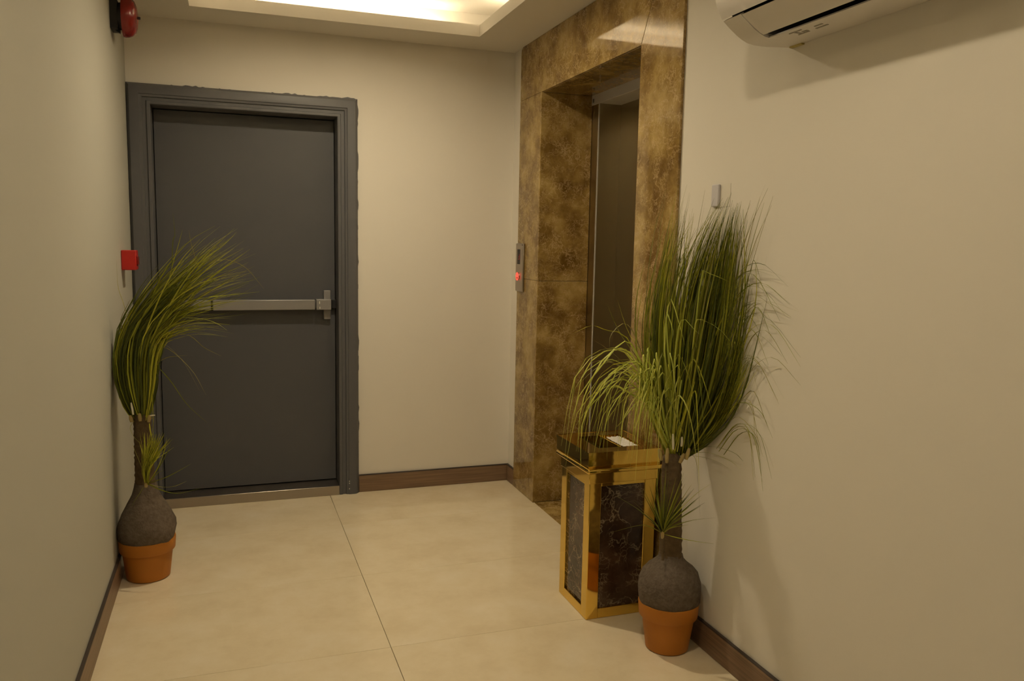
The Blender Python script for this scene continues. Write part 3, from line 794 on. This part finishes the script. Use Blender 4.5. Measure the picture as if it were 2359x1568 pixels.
# pale leaves folding over in front
for a_ in range(38):
    x_ = random.uniform(1478, 1600); tp = random.uniform(790, 920)
    dx = random.choice([-1, 1, 1]) * random.uniform(10, 60)
    if x_ < 1530: dx = -abs(dx) * 0.6
    R.single([(1545 + random.uniform(-8, 12), 1046), ((1545 + x_) / 2, (1046 + tp) / 2), (x_, tp), (x_ + dx * 0.6, tp + 50), (x_ + dx, tp + random.uniform(110, 240))],
             random.choice([PALE, PALE, BRIGHT, MID]), random.uniform(0.0035, 0.006), [-0.02, -0.06, -0.10, -0.13, -0.15])
for p_ in ([(1540, 1045), (1505, 960), (1490, 860), (1481, 815), (1486, 900), (1500, 1030)], [(1540, 1045), (1510, 950), (1497, 850), (1493, 798), (1490, 880), (1505, 1045)], [(1545, 1045), (1525, 940), (1518, 850), (1511, 812), (1518, 900), (1512, 1020)],
           [(1548, 1040), (1540, 900), (1530, 790), (1543, 690), (1560, 730), (1578, 795)], [(1548, 1040), (1548, 900), (1538, 800), (1535, 720), (1550, 760), (1548, 780)], [(1560, 1040), (1590, 880), (1600, 760), (1612, 735), (1660, 760), (1695, 805)],
           [(1556, 1040), (1550, 900), (1560, 770), (1575, 735), (1600, 760), (1613, 770)], [(1560, 1040), (1590, 850), (1615, 640), (1632, 630), (1660, 640), (1682, 650)]):
    R.single(p_, PALE, 0.0058, [-0.02, -0.06, -0.09, -0.11, -0.12, -0.13])
# stray thin leaves to the left
for p_ in ([(1530, 1000), (1480, 890), (1420, 820), (1352, 772)], [(1530, 980), (1490, 860), (1430, 770), (1398, 700)], [(1535, 980), (1500, 850), (1450, 770), (1422, 690)], [(1525, 960), (1470, 790), (1440, 745), (1408, 770), (1404, 800)],
           [(1520, 940), (1450, 785), (1395, 760), (1362, 750), (1320, 768)], [(1520, 940), (1490, 840), (1420, 830), (1370, 850), (1310, 910)], [(1530, 960), (1450, 860), (1390, 830), (1345, 845)]):
    R.single(p_, random.choice([MID, BRIGHT, DRY]), 0.003, [0, -0.03, -0.05, -0.07, -0.08][:len(p_)])
# little tuft low on the trunk
TB = (1526, 1228)
for a_ in range(62):
    an = math.radians(random.gauss(4, 26)); ln = random.uniform(70, 160) * (1 - 0.3 * abs(an))
    ex, ey = TB[0] + math.sin(an) * ln * 1.0 + 8, TB[1] - math.cos(an) * ln
    R.single([(TB[0] + random.uniform(-3, 3), TB[1]), ((TB[0] * 2 + ex) / 3, (TB[1] * 2 + ey) / 3 - 6), (ex, ey)], random.choice([DARK, MID, MID]), random.uniform(0.0025, 0.0045), [-0.045, -0.06 + random.uniform(-.03, .02), -0.06 + random.uniform(-.06, .03)])
for p_ in ([(1524, 1226), (1495, 1212), (1470, 1210), (1408, 1226)], [(1530, 1230), (1560, 1238), (1600, 1246), (1645, 1252)], [(1530, 1222), (1560, 1208), (1600, 1197), (1650, 1192)], [(1526, 1222), (1480, 1180), (1450, 1160), (1420, 1142)], [(1530, 1215), (1560, 1180), (1600, 1140), (1640, 1112)]):
    R.single(p_, random.choice([MID, BRIGHT]), 0.003, [-0.045, -0.06, -0.07, -0.06])
R.finish(230)
nub(R, 1527, 1290, 0, -62, 0, 0.006, MAT['bark'], -0.045)
nub(R, 1526, 1240, 1, -26, 0, 0.0065, MAT['nub'], -0.045)
for q in ((1536, 1066, 2, -34), (1566, 1066, 10, -22), (1524, 1060, -6, -26), (1580, 1058, 8, -26)): nub(R, *q, 0, 0.0075, MAT['nub'], -0.034)
for q in ((1551, 1035, -1, -36), (1570, 1028, 1, -22)): nub(R, *q, 0, 0.0045, MAT['whitenub'], -0.05)

# ---- plant by the left wall, leaves swept to the right
Lp = Plant('ponytail_palm', 'potted palm by the left wall with leaves swept right', (0.115, -0.935, 0), 0.012, 3.0)
bulbL = [(0.088, 0.130), (0.104, 0.155), (0.114, 0.185), (0.1165, 0.215), (0.112, 0.245), (0.096, 0.285), (0.074, 0.325), (0.055, 0.360), (0.046, 0.39), (0.042, 0.41)]
pot_and_bulb(Lp, 0.086, 0.1135, 0.172, bulbL, (0.39, 0.69), (0.040, 0.033), (-0.004, 0.0))
tail = [DARK, DARK, MID, MID]
Lp.bundle(150, [(322, 965), (305, 900), (298, 830), (312, 760), (365, 690), (440, 620), (530, 560)], [8, 20, 22, 20, 24, 32, 34], tail + [BRIGHT], tmin=0.66)
Lp.bundle(110, [(326, 965), (322, 890), (320, 820), (338, 755), (400, 690), (480, 640), (585, 615)], [8, 20, 24, 22, 22, 26, 28], tail + [BRIGHT], tmin=0.66)
Lp.bundle(70, [(330, 965), (338, 890), (338, 820), (356, 765), (410, 720), (490, 695), (590, 680)], [6, 12, 15, 16, 16, 16, 14], [MID, MID, BRIGHT], tmin=0.6)
Lp.bundle(46, [(332, 965), (342, 890), (345, 830), (362, 775), (405, 750), (470, 735), (545, 745)], [6, 10, 12, 12, 14, 16, 18], [MID, BRIGHT, BRIGHT], tmin=0.6)
Lp.bundle(70, [(318, 968), (292, 905), (280, 840), (288, 780), (325, 730), (370, 690), (430, 650)], [6, 10, 10, 12, 14, 20, 26], [DARK, DARK, MID], tmin=0.7)
Lp.bundle(40, [(312, 968), (285, 920), (275, 860), (282, 800), (300, 755), (335, 700)], [3, 6, 7, 8, 10, 12], [DARK, MID, BRIGHT], tmin=0.7)
Lp.bundle(26, [(336, 965), (352, 910), (358, 870), (352, 830), (372, 780)], [3, 5, 6, 8, 10], [DARK, DARK, MID], tmin=0.8)
Lp.bundle(30, [(340, 800), (380, 720), (430, 640), (490, 580), (545, 540)], [14, 22, 30, 34, 30], [BRIGHT, MID, PALE], wid=(0.003, 0.005), tmin=0.75)
Lp.bundle(14, [(360, 770), (430, 690), (510, 640), (595, 600)], [10, 22, 30, 34], [DRY, MID, BRIGHT], wid=(0.0018, 0.003), tmin=0.8)
for p_, c_ in (([(350, 780), (395, 720), (450, 690), (520, 680), (598, 672)], BRIGHT), ([(360, 780), (410, 745), (470, 735), (530, 728), (578, 721)], BRIGHT), ([(360, 785), (400, 765), (450, 757), (500, 761), (540, 768)], BRIGHT),
               ([(340, 800), (380, 720), (440, 660), (520, 640), (585, 628)], BRIGHT), ([(350, 800), (400, 730), (460, 700), (530, 690), (595, 655)], MID), ([(420, 730), (470, 735), (500, 745), (524, 761)], PALE),
               ([(395, 660), (398, 560), (403, 540), (398, 490)], MID), ([(380, 690), (395, 620), (412, 560), (420, 530)], MID), ([(440, 640), (450, 600), (440, 560), (435, 530)], DRY), ([(420, 670), (470, 600), (520, 560), (545, 534)], BRIGHT),
               ([(330, 820), (370, 790), (420, 830), (460, 900)], DRY), ([(360, 840), (395, 880), (430, 930), (478, 974)], MID), ([(350, 830), (380, 800), (440, 850), (475, 910)], DRY), ([(370, 780), (430, 770), (470, 800), (510, 820)], DRY),
               ([(345, 850), (380, 825), (410, 820), (432, 818)], DRY), ([(300, 760), (285, 700), (272, 660), (268, 600)], DRY), ([(295, 780), (278, 740), (295, 700), (300, 690)], DRY), ([(430, 650), (500, 600), (560, 612), (608, 665)], DRY),
               ([(312, 966), (300, 985), (312, 1010), (332, 1026)], BRIGHT), ([(350, 965), (352, 920), (350, 905), (354, 960), (352, 1000), (360, 1022)], BRIGHT), ([(344, 975), (346, 990), (350, 1010), (352, 1025)], BRIGHT)):
    Lp.single(p_, c_, 0.0042 if c_ in (BRIGHT, PALE) else 0.0026, [-0.02] + [-0.05] * (len(p_) - 1))
# little tuft low on the trunk
TB = (338, 1116)
for a_ in range(125):
    an = math.radians(random.gauss(8, 10)); ln = random.uniform(70, 125)
    ex, ey = TB[0] + 4 + math.sin(an) * ln, TB[1] - math.cos(an) * ln
    Lp.single([(TB[0] + random.uniform(-4, 4), TB[1]), (TB[0] + (ex - TB[0]) * 0.15 - 4 + random.uniform(-6, 8), TB[1] - ln * 0.4), (ex, ey)], random.choice([MID, BRIGHT, BRIGHT, BRIGHT]), random.uniform(0.004, 0.0068), [-0.045, -0.06 + random.uniform(-.03, .02), -0.06 + random.uniform(-.05, .03)])
for p_ in ([(342, 1112), (362, 1080), (378, 1040), (384, 1006)], [(342, 1112), (370, 1070), (386, 1040), (394, 1022)], [(344, 1112), (380, 1100), (410, 1085), (440, 1068)], [(344, 1110), (362, 1090), (372, 1085), (378, 1084)],
           [(342, 1114), (372, 1128), (410, 1136), (462, 1124)], [(342, 1114), (370, 1121), (400, 1120), (430, 1108)], [(340, 1114), (365, 1126), (385, 1133), (398, 1135)], [(330, 1122), (322, 1136), (312, 1150), (304, 1166)]):
    Lp.single(p_, random.choice([BRIGHT, MID]), 0.003, [-0.045, -0.07, -0.08, -0.07])
Lp.finish(170)
nub(Lp, 336, 1122, 1, -16, 0, 0.008, MAT['nub'], -0.045)
for q in ((304, 972, -4, -16), (323, 970, -2, -18), (342, 972, 3, -16)): nub(Lp, *q, 0, 0.008, MAT['nub'], -0.038)
nub(Lp, 307, 955, -5, -28, 0, 0.0045, MAT['whitenub'], -0.05)
nub(Lp, 346, 957, 11, -1, 0, 0.003, MAT['whitenub'], -0.05)
